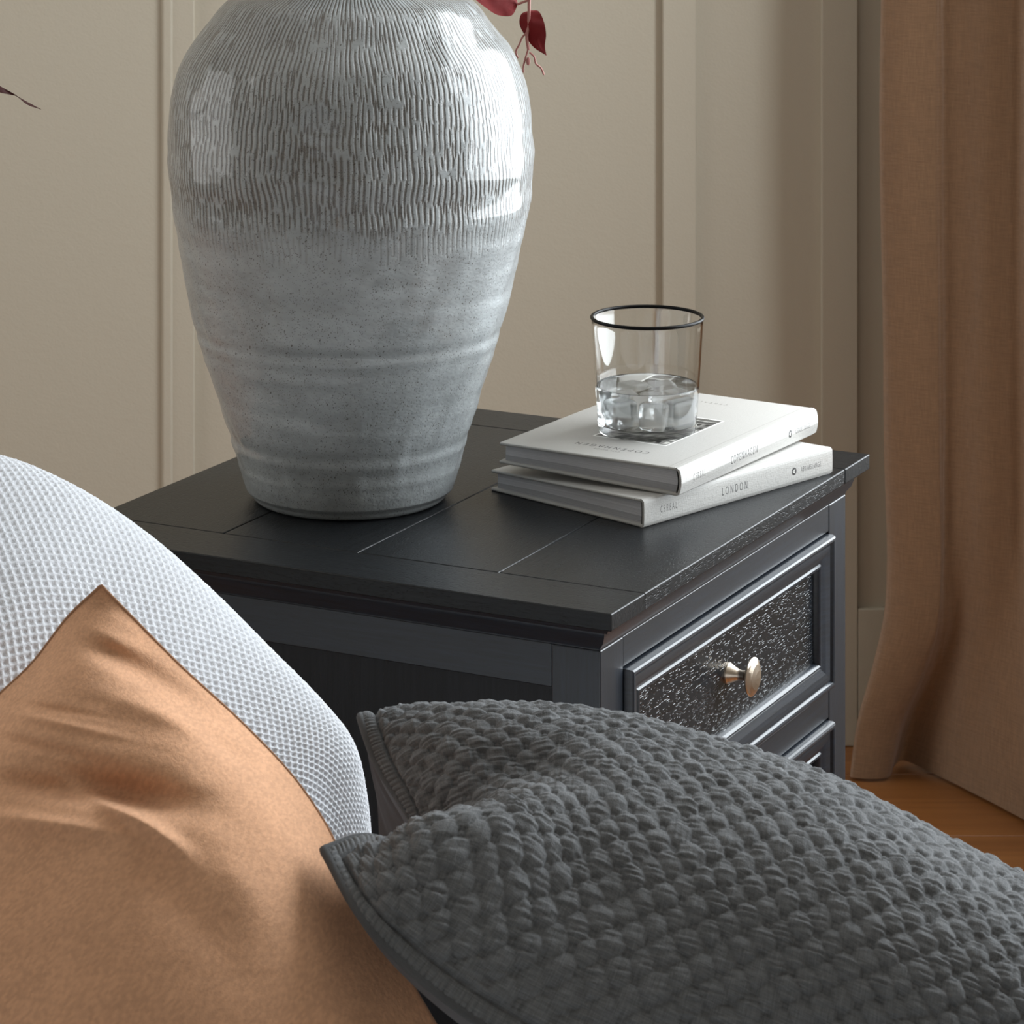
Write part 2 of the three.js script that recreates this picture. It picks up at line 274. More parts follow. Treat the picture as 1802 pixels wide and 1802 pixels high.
    const kp = [[0, -0.002], [0.0076, -0.002], [0.0078, 0.0006], [0.0070, 0.0016], [0.0066, 0.0026], [0.0052, 0.0052], [0.0040, 0.0080], [0.0036, 0.0105], [0.0040, 0.0130], [0.0060, 0.0152], [0.0100, 0.0172], [0.0136, 0.0182], [0.0142, 0.0188], [0.0142, 0.0194], [0.0134, 0.0201], [0.0118, 0.0206], [0.0090, 0.0224], [0.0050, 0.0240], [0.0002, 0.0246]];
    const kg = toCreasedNormals(lathe(kp, 64), 0.5); kg.rotateZ(-Math.PI / 2); kg.translate(bx - 0.0028, yc + 0.004, 0.003);
    const knob = mesh('knob', kg, knobMat(), drawer); knob.userData.label = 'round satin brass knob';
  });
}
function knobMat() { return knobMat.m ??= new THREE.MeshPhysicalMaterial({ color: new THREE.Color().setRGB(0.62, 0.53, 0.43), metalness: 1, roughness: 0.32 }); }

// ---------------------------------------------------------------- vase
const vaseAt = [(616 - CX) * 2.462 / F, TOP, -2.462];
{
  const D = 2.462, px2r = (p) => p * D / F, yOf = (v) => EYE - (v - HOR) * D / F - TOP;
  const meas = [[-60, 128], [-40, 142], [-18, 176], [0, 214], [41, 249], [82, 281], [123, 301], [164, 313.5], [205, 320], [246, 322.5], [287, 321], [329, 317], [370, 311.5], [411, 303], [460, 292.5], [542, 276], [624, 253.5], [706, 228], [788, 202], [830, 190], [858, 180.5], [871, 175]];
  const Y = meas.map(([v]) => yOf(v)).reverse(), Rr = meas.map(([, r]) => px2r(r)).reverse();
  const body = (y) => { let i = 0; while (i < Y.length - 2 && y > Y[i + 1]) i++; const f = clamp((y - Y[i]) / (Y[i + 1] - Y[i]), 0, 1), g = (k) => Rr[clamp(k, 0, Rr.length - 1)], yy = (k) => Y[clamp(k, 0, Y.length - 1)];
    const h = Y[i + 1] - Y[i], m0 = i > 0 ? (g(i + 1) - g(i - 1)) / (yy(i + 1) - yy(i - 1)) : (g(1) - g(0)) / h, m1 = i + 2 < Y.length ? (g(i + 2) - g(i)) / (yy(i + 2) - yy(i)) : (g(i + 1) - g(i)) / h;
    return (2 * f ** 3 - 3 * f * f + 1) * g(i) + (f ** 3 - 2 * f * f + f) * h * m0 + (-2 * f ** 3 + 3 * f * f) * g(i + 1) + (f ** 3 - f * f) * h * m1; };
  const yTop = Y[Y.length - 1], y0 = Y[0];
  const prof = []; // lower corner, body, neck and lip, inside
  for (const [r, y] of [[0, 0.0012], [0.0665, 0.0012], [0.0690, 0.0002], [0.0706, 0.0003], [0.0722, 0.0010], [0.0738, 0.0024], [0.0750, 0.0042], [0.0760, 0.0062]]) prof.push([r, y]);
  const nB = 330; for (let k = 0; k <= nB; k++) { const y = Math.max(0.0085, y0) + (yTop - Math.max(0.0085, y0)) * k / nB; prof.push([body(y), y]); }
  const rn = prof[prof.length - 1][0], yn = yTop;
  for (const [dr, dy] of [[-0.004, 0.008], [-0.004, 0.018], [0.001, 0.030], [0.007, 0.037], [0.011, 0.041], [0.0105, 0.0445], [0.007, 0.046], [0.003, 0.044], [-0.004, 0.034], [-0.010, 0.018], [-0.008, 0.0], [0.02, -0.03], [0.06, -0.10], [0.05, -0.25], [0.0, -0.36]]) prof.push([rn + dr, yn + dy]);
  prof.push([0.002, yn - 0.365]);
  const SEG = 360, g = lathe(prof, SEG), p = g.attributes.position, uv = g.attributes.uv, n = prof.length;
  const yMark = yOf(352);
  for (let i = 0; i < p.count; i++) {
    const j = i % n, x = p.getX(i), y = p.getY(i), z = p.getZ(i), r = Math.hypot(x, z), th = Math.atan2(x, z);   // th = 0 faces the camera
    uv.setXY(i, Math.floor(i / n) / SEG + 0.5, clamp(y / 0.45, 0, 1));
    if (j >= 8 && j <= 8 + nB && r > 0.02) { // thrown rings and an uneven hand-made wall
      const e = smooth(0.008, 0.04, y), c1 = Math.cos(th), s1 = Math.sin(th);
      const px = (k) => k * c1, pz = (k) => k * s1;
      const up = y > yMark ? 1 : 0.75;
      let d = 0.0007 * up * noise(y * 62 + 0.5 * noise(px(1.5), pz(1.5), 4), 3 + 0.8 * px(1), 21) + 0.0003 * noise(y * 130 + 0.4 * pz(2), 2 * px(1) + 9, 22) + 0.0014 * noise(px(2.2) + 7, pz(2.2) + y * 9, 23) + 0.0007 * noise(px(9) + y * 40, pz(9) + 5, 24);
      for (const [v, a, w] of [[575, -0.0007, 0.004], [592, 0.0004, 0.004], [758, -0.0008, 0.005], [778, 0.0005, 0.004], [812, 0.0006, 0.0035], [700, 0.0003, 0.004], [620, 0.0004, 0.005], [836, 0.0004, 0.003]]) d += a * Math.exp(-(((y - yOf(v) - 0.0015 * noise(px(1.2) + v, pz(1.2), 25)) / w) ** 2));
      const f = (r + d * e) / r; p.setX(i, x * f); p.setZ(i, z * f);
    }
  }
  // weld the seam, then smooth normals
  g.computeVertexNormals();
  const nr = g.attributes.normal; for (let j = 0; j < n; j++) { const a = j, b = n * SEG + j, v = new THREE.Vector3(nr.getX(a) + nr.getX(b), nr.getY(a) + nr.getY(b), nr.getZ(a) + nr.getZ(b)).normalize(); nr.setXYZ(a, v.x, v.y, v.z); nr.setXYZ(b, v.x, v.y, v.z); }
  // combed strokes, speckle and glaze
  const W = 2048, Hh = 2048, comb = new Float32Array(W * Hh), col = new Float32Array(W * Hh).fill(1), r = rng(91);
  const bands = []; { let y = 0.455; let k = 0; while (y > yMark - 0.012) { const h = 0.016 + 0.010 * r(); bands.push([y - h, y, k++]); y -= h * 0.92; } }
  const N0 = 196;
  for (const [b0, b1, k] of bands) {
    const a0 = Math.floor(b0 / 0.45 * Hh), a1 = Math.ceil(b1 / 0.45 * Hh);
    for (let yy = Math.max(0, a0 - 30); yy < Math.min(Hh, a1 + 30); yy++) for (let x = 0; x < W; x++) {
      const y = yy / Hh * 0.45, wob = 0.42 * noise(x / 90, y * 45, 300 + k, 0, 0) * Math.min(1, Math.min(x, W - x) / 80) + 0.12 * noise(x / 24, y * 120, 320 + k, 0, 0) * Math.min(1, Math.min(x, W - x) / 40);
      const q = x / W * N0 + wob + k * 0.37, st = Math.floor(q), f = q - st;
      const lo = b0 + 0.012 * (hash(st, k, 5) - 0.5), hi = b1 + 0.012 * (hash(st, k, 6) - 0.5);
      const wd = 0.19 + 0.14 * hash(st, k, 7), c = 0.5 + 0.2 * (hash(st, k, 8) - 0.5);
      const m = Math.max(0, 1 - Math.abs(f - c) / wd) * smooth(lo - 0.002, lo + 0.003, y) * smooth(hi + 0.002, hi - 0.003, y);
      const fade = smooth(yMark - 0.012, yMark + 0.012, y - 0.006 * noise(x / 60, 3, 9));
      const o = yy * W + x; comb[o] = Math.max(comb[o], Math.min(1, m * 1.7) * lerp(0.25, 1, fade));
    }
  }
  for (let k = 0; k < 62000; k++) { const big = r() < 0.02, x0 = Math.floor(r() * W), y0 = Math.floor(r() * Hh), len = big ? 3 + r() * 4 : 1 + r() * 3, w = big ? 2 : r() < 0.25 ? 2 : 1, dk = big ? 0.3 : 0.4 + 0.4 * r();
    for (let s = 0; s < len; s++) for (let q = 0; q < w; q++) { const o = ((y0 + s) % Hh) * W + (x0 + q + Math.floor(s * 0.25)) % W; col[o] = Math.min(col[o], dk); } }
  for (let yy = 0; yy < Hh; yy++) for (let x = 0; x < W; x++) { const o = yy * W + x; if (comb[o] > 0.35 && r() < 0.34 * comb[o]) col[o] = Math.min(col[o], 0.45 + 0.35 * r()); }
  const cm = dataTex(W, Hh, (x, y) => { const o = y * W + x, c = comb[o], g2 = 1 + 0.05 * noise(x / 90, y / 60, 95, 0, 0) + 0.03 * noise(x / 14, y / 14, 96); const s = col[o];
    const base = [0.59, 0.608, 0.612], slip = [0.385, 0.368, 0.345]; return base.map((b, i) => lerp(b, slip[i], 0.8 * c) * g2 * lerp([0.30, 0.25, 0.22][i], 1, s)); }, true);
  const bm = dataTex(W, Hh, (x, y) => { const o = y * W + x; return 0.75 - 0.6 * comb[o] + 0.06 * noise(x / 22, y / 30, 97) + 0.05 * noise(x / 6, y / 6, 98) - 0.1 * (1 - col[o]); });
  const mat = new THREE.MeshPhysicalMaterial({ map: cm, bumpMap: bm, bumpScale: 0.0011, roughness: 0.45, clearcoat: 0.5, clearcoatRoughness: 0.09 });
  const m = mesh('vase', g, mat); m.position.set(...vaseAt); tag(m, 'large speckled grey-white stoneware vase with combed vertical strokes on its shoulder', 'vase');
}

// ---------------------------------------------------------------- books
const linenBump = dataTex(256, 256, (x, y) => 0.5 + 0.25 * noise(x / 1.5, y / 14, 81, 170, 18) + 0.25 * noise(x / 14, y / 1.5, 82, 18, 170));
const coverCol = [0.69, 0.682, 0.665];
const cssOf = (c) => `rgb(${c.map((x) => Math.round(x * 255)).join(',')})`;
const coverMat = (o = {}) => new THREE.MeshPhysicalMaterial({ roughness: 0.5, bumpMap: rep(linenBump, 25), bumpScale: 0.00012, ...o });
const plainCover = coverMat({ color: new THREE.Color().setRGB(...coverCol.map((x) => x ** 2.2)) });
const inkMat = new THREE.MeshStandardMaterial({ color: 0x14130f, roughness: 0.8 });
function pageTex(seed) { const r = rng(seed), rows = []; for (let k = 0; k < 256; k++) rows.push(r()); return dataTex(256, 256, (x, y) => { const k = 0.80 + 0.13 * (rows[y] - 0.5) + (rows[y] > 0.93 ? -0.16 : 0) + 0.02 * noise(x / 20, y, seed) - (y < 82 ? 0.13 : 0); return [k * 0.985, k * 0.985, k * 1.0]; }, true); }
// a book lying flat: x along the spine, +z the spine side; ts / tf = thickness at spine and at fore edge
function makeBook(name, L, W, ts, tf, spineTex, coverTex, seed, bulge) {
  const g = new THREE.Group(); g.name = name; const c = 0.0024, gap = 0.004;   // board thickness, overhang of the boards
  const top = (z) => lerp(tf, ts, clamp((z + W / 2) / W, 0, 1));
  const slab = (z0, z1, yb, yt, x0, x1, r) => { const b = new RoundedBoxGeometry(x1 - x0, 1, z1 - z0, 2, Math.min(r, 0.4)); b.scale(1, 1, 1); const p = b.attributes.position; for (let i = 0; i < p.count; i++) { const z = p.getZ(i) + (z0 + z1) / 2, f = p.getY(i) + 0.5; p.setXYZ(i, p.getX(i) + (x0 + x1) / 2, lerp(yb(z), yt(z), f), z); } b.computeVertexNormals(); return b; };
  const cover = (under) => { // rounded-edge board following the wedge
    const n = 3, pts = [], nx = 2; const b = new RoundedBoxGeometry(L, c, W, 3, 0.0011), p = b.attributes.position;
    for (let i = 0; i < p.count; i++) { const z = p.getZ(i), y = p.getY(i) + c / 2; p.setY(i, under ? y : y - c + top(z) - (z < -W / 2 + 0.012 ? 0.0009 * ((-W / 2 + 0.012 - z) / 0.012) ** 2 : 0)); }
    b.computeVertexNormals(); const q = toCreasedNormals(b, 0.6);
    const P = q.attributes.position, uv = new Float32Array(P.count * 2); for (let i = 0; i < P.count; i++) { uv[2 * i] = 0.5 - P.getZ(i) / W; uv[2 * i + 1] = 0.5 - P.getX(i) / L; } q.setAttribute('uv', new THREE.BufferAttribute(uv, 2)); return q; };
  mesh('back_cover', cover(true), plainCover, g);
  mesh('front_cover', cover(false), coverMat({ map: coverTex, bumpMap: rep(linenBump, 4, 6) }), g);
  // spine: a bent strip with thickness
  { const pos = [], uv = [], idx = [], NS2 = 14, NX = 24, th = 0.0019, out = (f) => bulge * Math.sin(Math.PI * f);
    for (const side of [1, 0]) for (let i = 0; i <= NX; i++) for (let k = 0; k <= NS2; k++) { const f = k / NS2, x = -L / 2 + L * i / NX; const rr = Math.min(f, 1 - f); const round = 0.0022 * (1 - Math.sqrt(Math.max(0, 1 - (1 - Math.min(1, rr * 9)) ** 2)));
      pos.push(x, lerp(0.0002, ts, f), W / 2 + 0.0012 + out(f) - round - (side ? 0 : th)); uv.push(i / NX, f); }
    const o = (NX + 1) * (NS2 + 1);
    for (let i = 0; i < NX; i++) for (let k = 0; k < NS2; k++) { const a = i * (NS2 + 1) + k, b = a + NS2 + 1; idx.push(a, b, a + 1, b, b + 1, a + 1); idx.push(o + a, o + a + 1, o + b, o + b, o + a + 1, o + b + 1); }
    for (const i of [0, NX]) for (let k = 0; k < NS2; k++) { const a = i * (NS2 + 1) + k; if (i) idx.push(a, a + o, a + 1, a + 1, a + o, a + o + 1); else idx.push(a, a + 1, a + o, a + 1, a + o + 1, a + o); }
    const s = new THREE.BufferGeometry(); s.setAttribute('position', new THREE.Float32BufferAttribute(pos, 3)); s.setAttribute('uv', new THREE.Float32BufferAttribute(uv, 2)); s.setIndex(idx); s.computeVertexNormals();
    mesh('spine', toCreasedNormals(s, 0.9), coverMat({ map: spineTex, bumpMap: rep(linenBump, 6, 0.6), bumpScale: 0.00015 }), g);
    // dark gap between text block and spine
    const q = []; for (let k = 0; k <= 10; k++) { const f = 0.1 + 0.8 * k / 10; q.push(new THREE.Vector3(0, lerp(0.0002, ts, f), W / 2 - 0.0019 + out(f))); }
    for (const e of [-1, 1]) { const t = tube(q, 0.00085, 20, 6); t.translate(e * (L / 2 - 0.0016), 0, 0); mesh('endband', t, inkMat, g); } }
  // text block
  { const b = slab(-W / 2 + gap, W / 2 - 0.0012, () => c * 0.98, (z) => top(z) - c * 0.98, -L / 2 + 0.0035, L / 2 - 0.0035, 0.0003), p = b.attributes.position, n = b.attributes.normal, uv = new Float32Array(p.count * 2);
    for (let i = 0; i < p.count; i++) { const z = p.getZ(i); if (z > 0) p.setZ(i, z + bulge * 0.8 * Math.sin(Math.PI * clamp(p.getY(i) / top(z), 0, 1))); uv[2 * i] = (Math.abs(n.getX(i)) > 0.5 ? z : p.getX(i)) * 3; uv[2 * i + 1] = clamp((p.getY(i) - c) / (top(z) - 2 * c), 0, 1) * 0.96 + 0.02; }
    b.setAttribute('uv', new THREE.BufferAttribute(uv, 2)); const tx = pageTex(seed);
    mesh('pages', b, new THREE.MeshStandardMaterial({ map: tx, bumpMap: tx, bumpScale: 0.0004, roughness: 0.9 }), g); }
  return g;
}
function spineCanvas(title, titleAt, L, ts, shade) {
  return canvasTex(2048, 192, (c, w, h) => {
    c.fillStyle = cssOf(coverCol.map((x) => x * shade)); c.fillRect(0, 0, w, h);
    const txt = (s, x, size, sx, sp, col) => { c.save(); c.translate(x * w, h * 0.5); c.scale(sx, 1); c.fillStyle = col; c.font = `${size}px sans-serif`; c.textBaseline = 'middle'; let q = 0; for (const ch of s) { c.fillText(ch, q, 0); q += c.measureText(ch).width + sp; } c.restore(); };
    txt('CEREAL', 0.080, 62, 0.62, 15, '#4a4845'); txt(title, titleAt, 74, 0.74, title.length > 6 ? 7 : 16, '#2b2a28');
    c.fillStyle = '#2a2927'; c.beginPath(); c.arc(0.785 * w, h * 0.5, 27, 0, 7); c.fill();
    c.strokeStyle = '#d8d6d0'; c.lineWidth = 6; c.beginPath(); c.moveTo(0.785 * w + 12, h * 0.5 - 14); c.lineTo(0.785 * w - 13, h * 0.5); c.lineTo(0.785 * w + 12, h * 0.5 + 14); c.moveTo(0.785 * w + 4, h * 0.5 - 8); c.lineTo(0.785 * w + 4, h * 0.5 + 8); c.stroke();
    txt('ABRAMS IMAGE', 0.822, 48, 0.64, 2, '#1f1e1c');
  });
}
const BL = 0.2235, BW = 0.157;
function coverCanvas(full) {
  return canvasTex(1024, 1456, (c, w, h) => {
    c.fillStyle = cssOf(coverCol); c.fillRect(0, 0, w, h);
    c.strokeStyle = 'rgba(120,118,112,0.35)'; c.lineWidth = 5; c.beginPath(); c.moveTo(54, 0); c.lineTo(54, h); c.stroke();
    if (!full) return;
    const txt = (s, y, size, width, cx, col) => { c.font = `${size}px sans-serif`; c.fillStyle = col; c.textBaseline = 'middle'; let own = 0; for (const ch of s) own += c.measureText(ch).width; const sp = (width - own) / (s.length - 1); let q = cx - width / 2; for (const ch of s) { c.fillText(ch, q, y); q += c.measureText(ch).width + sp; } };
    txt('COPENHAGEN', 186, 54, 424, 478, '#2a2826'); txt('CITY GUIDE', 132, 25, 150, 478, '#45423e'); txt('CEREAL', 1283, 32, 165, 505, '#55524d');
    // a small printed black and white photograph of a plain street front
    const x0 = 274, x1 = 682, y0 = 364, y1 = 954; c.fillStyle = '#f1f0ec'; c.fillRect(x0 - 10, y0 - 10, x1 - x0 + 20, y1 - y0 + 20);
    c.fillStyle = '#7d7c78'; c.fillRect(x0, y0, x1 - x0, y1 - y0); const r = rng(5);
    for (let k = 0; k < 9; k++) { const X = x0 + k * (x1 - x0) / 9; c.fillStyle = ['#6a6965', '#8e8d88', '#4d4c49', '#a3a29c'][k % 4]; c.fillRect(X, y0 + 20 + 60 * r(), (x1 - x0) / 9, y1 - y0 - 200 * r()); }
    for (let k = 0; k < 9; k++) for (let j = 0; j < 8; j++) { c.fillStyle = r() < 0.7 ? '#232220' : '#c9c8c2'; c.fillRect(x0 + 9 + k * 45, y0 + 24 + j * 70, 24, 42); }
    c.fillStyle = '#3a3937'; c.fillRect(x0, y1 - 96, x1 - x0, 40); c.fillStyle = '#b9b8b2'; c.fillRect(x0, y1 - 52, x1 - x0, 8); c.fillStyle = '#565551'; c.fillRect(x0, y1 - 44, x1 - x0, 44);
  });
}
const TS = 0.0212, TF = 0.0170;
{
  const blank = coverCanvas(false);
  const mk = (name, title, tAt, tex, seed, bulge, shade) => makeBook(name, BL, BW, TS, TF, spineCanvas(title, tAt, BL, TS, shade), tex, seed, bulge);
  // place by the near corner at the spine, and the direction of the spine on the table
  const place = (b, nx, nd, dx, dd, y) => { const l = Math.hypot(dx, dd); dx /= l; dd /= l; const ang = Math.atan2(dd, dx); b.rotation.y = ang; const sx = [dx, -dd], oz = [Math.sin(ang), Math.cos(ang)];   // local x and z in (x, z)
    b.position.set(nx + sx[0] * BL / 2 - oz[0] * BW / 2, y, -nd + sx[1] * BL / 2 - oz[1] * BW / 2); scene.add(b); return b; };
  const lon = place(mk('book', 'LONDON', 0.395, blank, 61, 0.0004, 0.965), 0.0966, 2.3715, 0.694, 0.72, TOP);
  tag(lon, 'pale linen book with LONDON on its spine, lying under another book', 'book');
  const cop = place(mk('book', 'COPENHAGEN', 0.345, coverCanvas(true), 62, 0.0022, 1.0), 0.1226, 2.380, 0.533, 0.846, TOP + TS);
  // lie on the sloping cover below: tilt about the lower book's spine direction
  const ax = new THREE.Vector3(0.694, 0, -0.72).normalize(), tilt = Math.atan((TS - TF) / BW);
  const q = new THREE.Quaternion().setFromAxisAngle(ax, tilt * 1.0), pivot = new THREE.Vector3(0.0966, TOP + TS, -2.3715), q0 = cop.quaternion.clone();
  cop.position.sub(pivot).applyQuaternion(q).add(pivot).add(new THREE.Vector3(0, 0.0003, 0)); cop.quaternion.copy(q.multiply(q0));
  tag(cop, 'white book with COPENHAGEN on its spine, on top of the stack under the glass', 'book');
  for (const b of [lon, cop]) b.userData.group = 'stacked books';
}

// ---------------------------------------------------------------- glass, water, ice
const glassAt = [(1139 - CX) * 2.50 / F, TOP + 0.0395, -2.50], GH = 0.0905;
{
  const Rt = 0.0437, Rb = 0.0378, ro = (y) => Rb + (Rt - Rb) * Math.pow(clamp(y / GH, 0, 1), 0.85), th = 0.0013;
  const prof = [[0, 0.0008], [0.030, 0.0006], [0.0345, 0.0], [0.0362, 0.0004], [0.0374, 0.0018], [0.0379, 0.0040]];
  for (let k = 1; k <= 20; k++) { const y = 0.004 + (GH - 0.0045) * k / 20; prof.push([ro(y), y]); }
  prof.push([Rt - 0.0003, GH], [Rt - 0.0011, GH + 0.0002], [Rt - th, GH - 0.0006]);
  for (let k = 19; k >= 0; k--) { const y = 0.0105 + (GH - 0.012) * k / 20; prof.push([ro(y) - th, y]); }
  prof.push([0.0345, 0.0088], [0.030, 0.0082], [0, 0.0080]);
  const g = group('tumbler', glassAt);
  const glass = new THREE.MeshPhysicalMaterial({ transmission: 1, thickness: 0.002, roughness: 0.0, ior: 1.48, color: new THREE.Color(0.985, 0.995, 0.995) });
  mesh('bowl', lathe(prof, 128), glass, g);
  const rim = mesh('rim', new THREE.TorusGeometry(Rt - 0.0006, 0.0014, 12, 160).rotateX(Math.PI / 2).translate(0, GH, 0), new THREE.MeshPhysicalMaterial({ color: 0x060505, roughness: 0.4, specularIntensity: 0.3 }), g);
  rim.userData.label = 'thin black painted rim';
  tag(g, 'clear glass tumbler with a black rim standing on the white book', 'glass');
  const level = 0.0385, over = 0.00025, wp = [[0, 0.0079], [0.030, 0.0081], [0.0345, 0.0087]];
  for (let k = 0; k <= 10; k++) { const y = 0.0105 + (level - 0.0105) * k / 10; wp.push([ro(y) - th + over, y]); }
  wp.push([ro(level) - th - 0.0006, level - 0.0006], [ro(level) - th - 0.002, level - 0.0010], [0, level - 0.0011]);
  const w = mesh('water', lathe(wp, 128), new THREE.MeshPhysicalMaterial({ transmission: 1, thickness: 0.03, roughness: 0, ior: 1.33, color: 0xffffff })); w.position.set(...glassAt);
  tag(w, 'clear water half filling the black-rimmed tumbler', 'water', null, 'stuff');
  // ice cubes, softened and pitted, leaning in the water
  const ice = new THREE.MeshPhysicalMaterial({ transmission: 0.72, thickness: 0.02, roughness: 0.12, ior: 1.2, color: new THREE.Color(0.99, 1.0, 1.0) });
  const spots = [[-0.0190, 0.0205, 0.0165, 0.35, 0.1, 'leftmost ice cube against the front of the glass'], [0.0030, 0.0195, 0.0215, -0.1, -0.06, 'front middle ice cube in the tumbler'], [0.0225, 0.0195, 0.0110, 0.55, 0.05, 'right ice cube standing near the front of the glass'],
    [-0.0110, 0.0215, -0.0155, 0.9, -0.15, 'ice cube behind the leftmost ice cube in the glass'], [0.0130, 0.0225, -0.0150, 0.2, 0.2, 'ice cube at the back right of the glass']];
  spots.forEach(([x, y, z, ry, rz, label], k) => {
    const s = 0.0205, b = new RoundedBoxGeometry(s * (k % 2 ? 0.95 : 1), s * 1.06, s * 0.92, 5, 0.0035), p = b.attributes.position;
    for (let i = 0; i < p.count; i++) { const X = p.getX(i), Y = p.getY(i), Z = p.getZ(i), d = 1 + 0.045 * noise(X * 160 + k * 9, Y * 160 + Z * 130, 500 + k) + 0.03 * noise(Z * 300 + 5, Y * 300 - X * 200, 520 + k); p.setXYZ(i, X * d, Y * d, Z * d); }
    b.computeVertexNormals(); const m = mesh('ice_cube', b, ice); m.position.set(glassAt[0] + x, glassAt[1] + y, glassAt[2] + z); m.rotation.set(rz * 0.6, ry, rz); tag(m, label, 'ice cube', 'ice cubes in the tumbler');
  });
}

// ---------------------------------------------------------------- bed and cushions
{ // mattress beside the nightstand, below the picture
  const g = group('bed', [-0.31, 0, -1.32], -0.4676);
  const sheet = new THREE.MeshStandardMaterial({ color: new THREE.Color().setRGB(0.72, 0.73, 0.75), roughness: 0.95 });
  mesh('mattress', new RoundedBoxGeometry(1.7, 0.22, 1.36, 4, 0.05).translate(0.15, 0.335, 0.06), sheet, g);
  mesh('base', new RoundedBoxGeometry(1.7, 0.2, 1.34, 2, 0.01).translate(0.15, 0.12, 0.06), sideWood, g);
  for (const sx of [-0.62, 0.92]) for (const sz of [-0.55, 0.66]) mesh('leg', new THREE.CylinderGeometry(0.022, 0.018, 0.03, 20).translate(sx, 0.015, sz), sideWood, g);
  tag(g, 'bed with a white sheeted mattress carrying the cushions at the bottom', 'bed');
}
const fuzz = dataTex(512, 512, (x, y) => 0.5 + 0.3 * noise(x / 2, y / 2, 201, 256, 256) + 0.25 * noise(x / 5, y / 7, 202, 102, 73));

// white waffle pillow
{
  const ctrl = [
    [[-200, 800, 2.00], [-170, 775, 1.93], [-260, 880, 1.84], [-330, 1000, 1.78], [-380, 1130, 1.74], [-420, 1260, 1.72], [-450, 1400, 1.71]],
    [[10, 836, 2.00], [0, 803, 1.93], [-60, 905, 1.84], [-125, 1010, 1.78], [-170, 1130, 1.74], [-210, 1260, 1.72], [-240, 1400, 1.71]],
    [[150, 888, 2.00], [130, 858, 1.925], [70, 950, 1.84], [10, 1055, 1.78], [-40, 1170, 1.74], [-80, 1290, 1.72], [-110, 1420, 1.71]],
    [[275, 970, 1.99], [250, 937, 1.92], [185, 1025, 1.84], [120, 1125, 1.785], [60, 1230, 1.75], [10, 1340, 1.73], [-20, 1460, 1.72]],
    [[385, 1068, 1.98], [360, 1032, 1.91], [290, 1112, 1.835], [222, 1205, 1.785], [160, 1300, 1.755], [110, 1400, 1.74], [80, 1510, 1.73]],
    [[495, 1178, 1.965], [470, 1141, 1.90], [396, 1212, 1.835], [324, 1300, 1.79], [260, 1390, 1.765], [210, 1480, 1.75], [180, 1580, 1.74]],
    [[578, 1268, 1.95], [556, 1226, 1.89], [484, 1290, 1.835], [410, 1375, 1.795], [350, 1460, 1.775], [300, 1545, 1.76], [270, 1640, 1.75]],
    [[630, 1345, 1.935], [614, 1298, 1.88], [545, 1350, 1.835], [476, 1440, 1.80], [420, 1530, 1.785], [370, 1610, 1.775], [340, 1700, 1.765]],
    [[648, 1420, 1.92], [638, 1388, 1.875], [575, 1420, 1.84], [510, 1510, 1.805], [460, 1600, 1.795], [410, 1680, 1.785], [380, 1760, 1.775]],
    [[654, 1500, 1.91], [648, 1485, 1.868], [596, 1510, 1.84], [540, 1590, 1.82], [490, 1680, 1.81], [440, 1750, 1.80], [420, 1820, 1.79]],
    [[652, 1600, 1.90], [642, 1600, 1.865], [592, 1620, 1.845], [540, 1690, 1.83], [500, 1760, 1.82], [460, 1820, 1.81], [440, 1880, 1.80]]];
  const K = 0.0048, relief = (a, b) => { const A = (0.77 * a - 0.64 * b) / K + 300, B = (0.64 * a + 0.77 * b) / (K * 0.95), p = Math.abs((A % 1) - 0.5) * 2, q = Math.abs((B % 1) - 0.5) * 2; const m = Math.max(p, q); return 0.0017 * (m - 1) + 0.0003 * Math.min(p, q) + 0.0002 * noise(a * 900, b * 900, 210); };
  const c = cloth(ctrl, 560, 400, relief);
  const mat = new THREE.MeshPhysicalMaterial({ color: new THREE.Color().setRGB(0.55, 0.565, 0.595), roughness: 1, sheen: 0.25, sheenColor: new THREE.Color(0.9, 0.95, 1), sheenRoughness: 0.6, bumpMap: rep(fuzz, 16), bumpScale: 0.0003, side: THREE.DoubleSide });
  const g = group('pillow'); mesh('front_panel', c.g, mat, g); mesh('back_panel', backOf(c, 0.10, 10), mat, g);
  tag(g, 'white waffle-weave pillow standing behind the tan cushion', 'pillow');
}
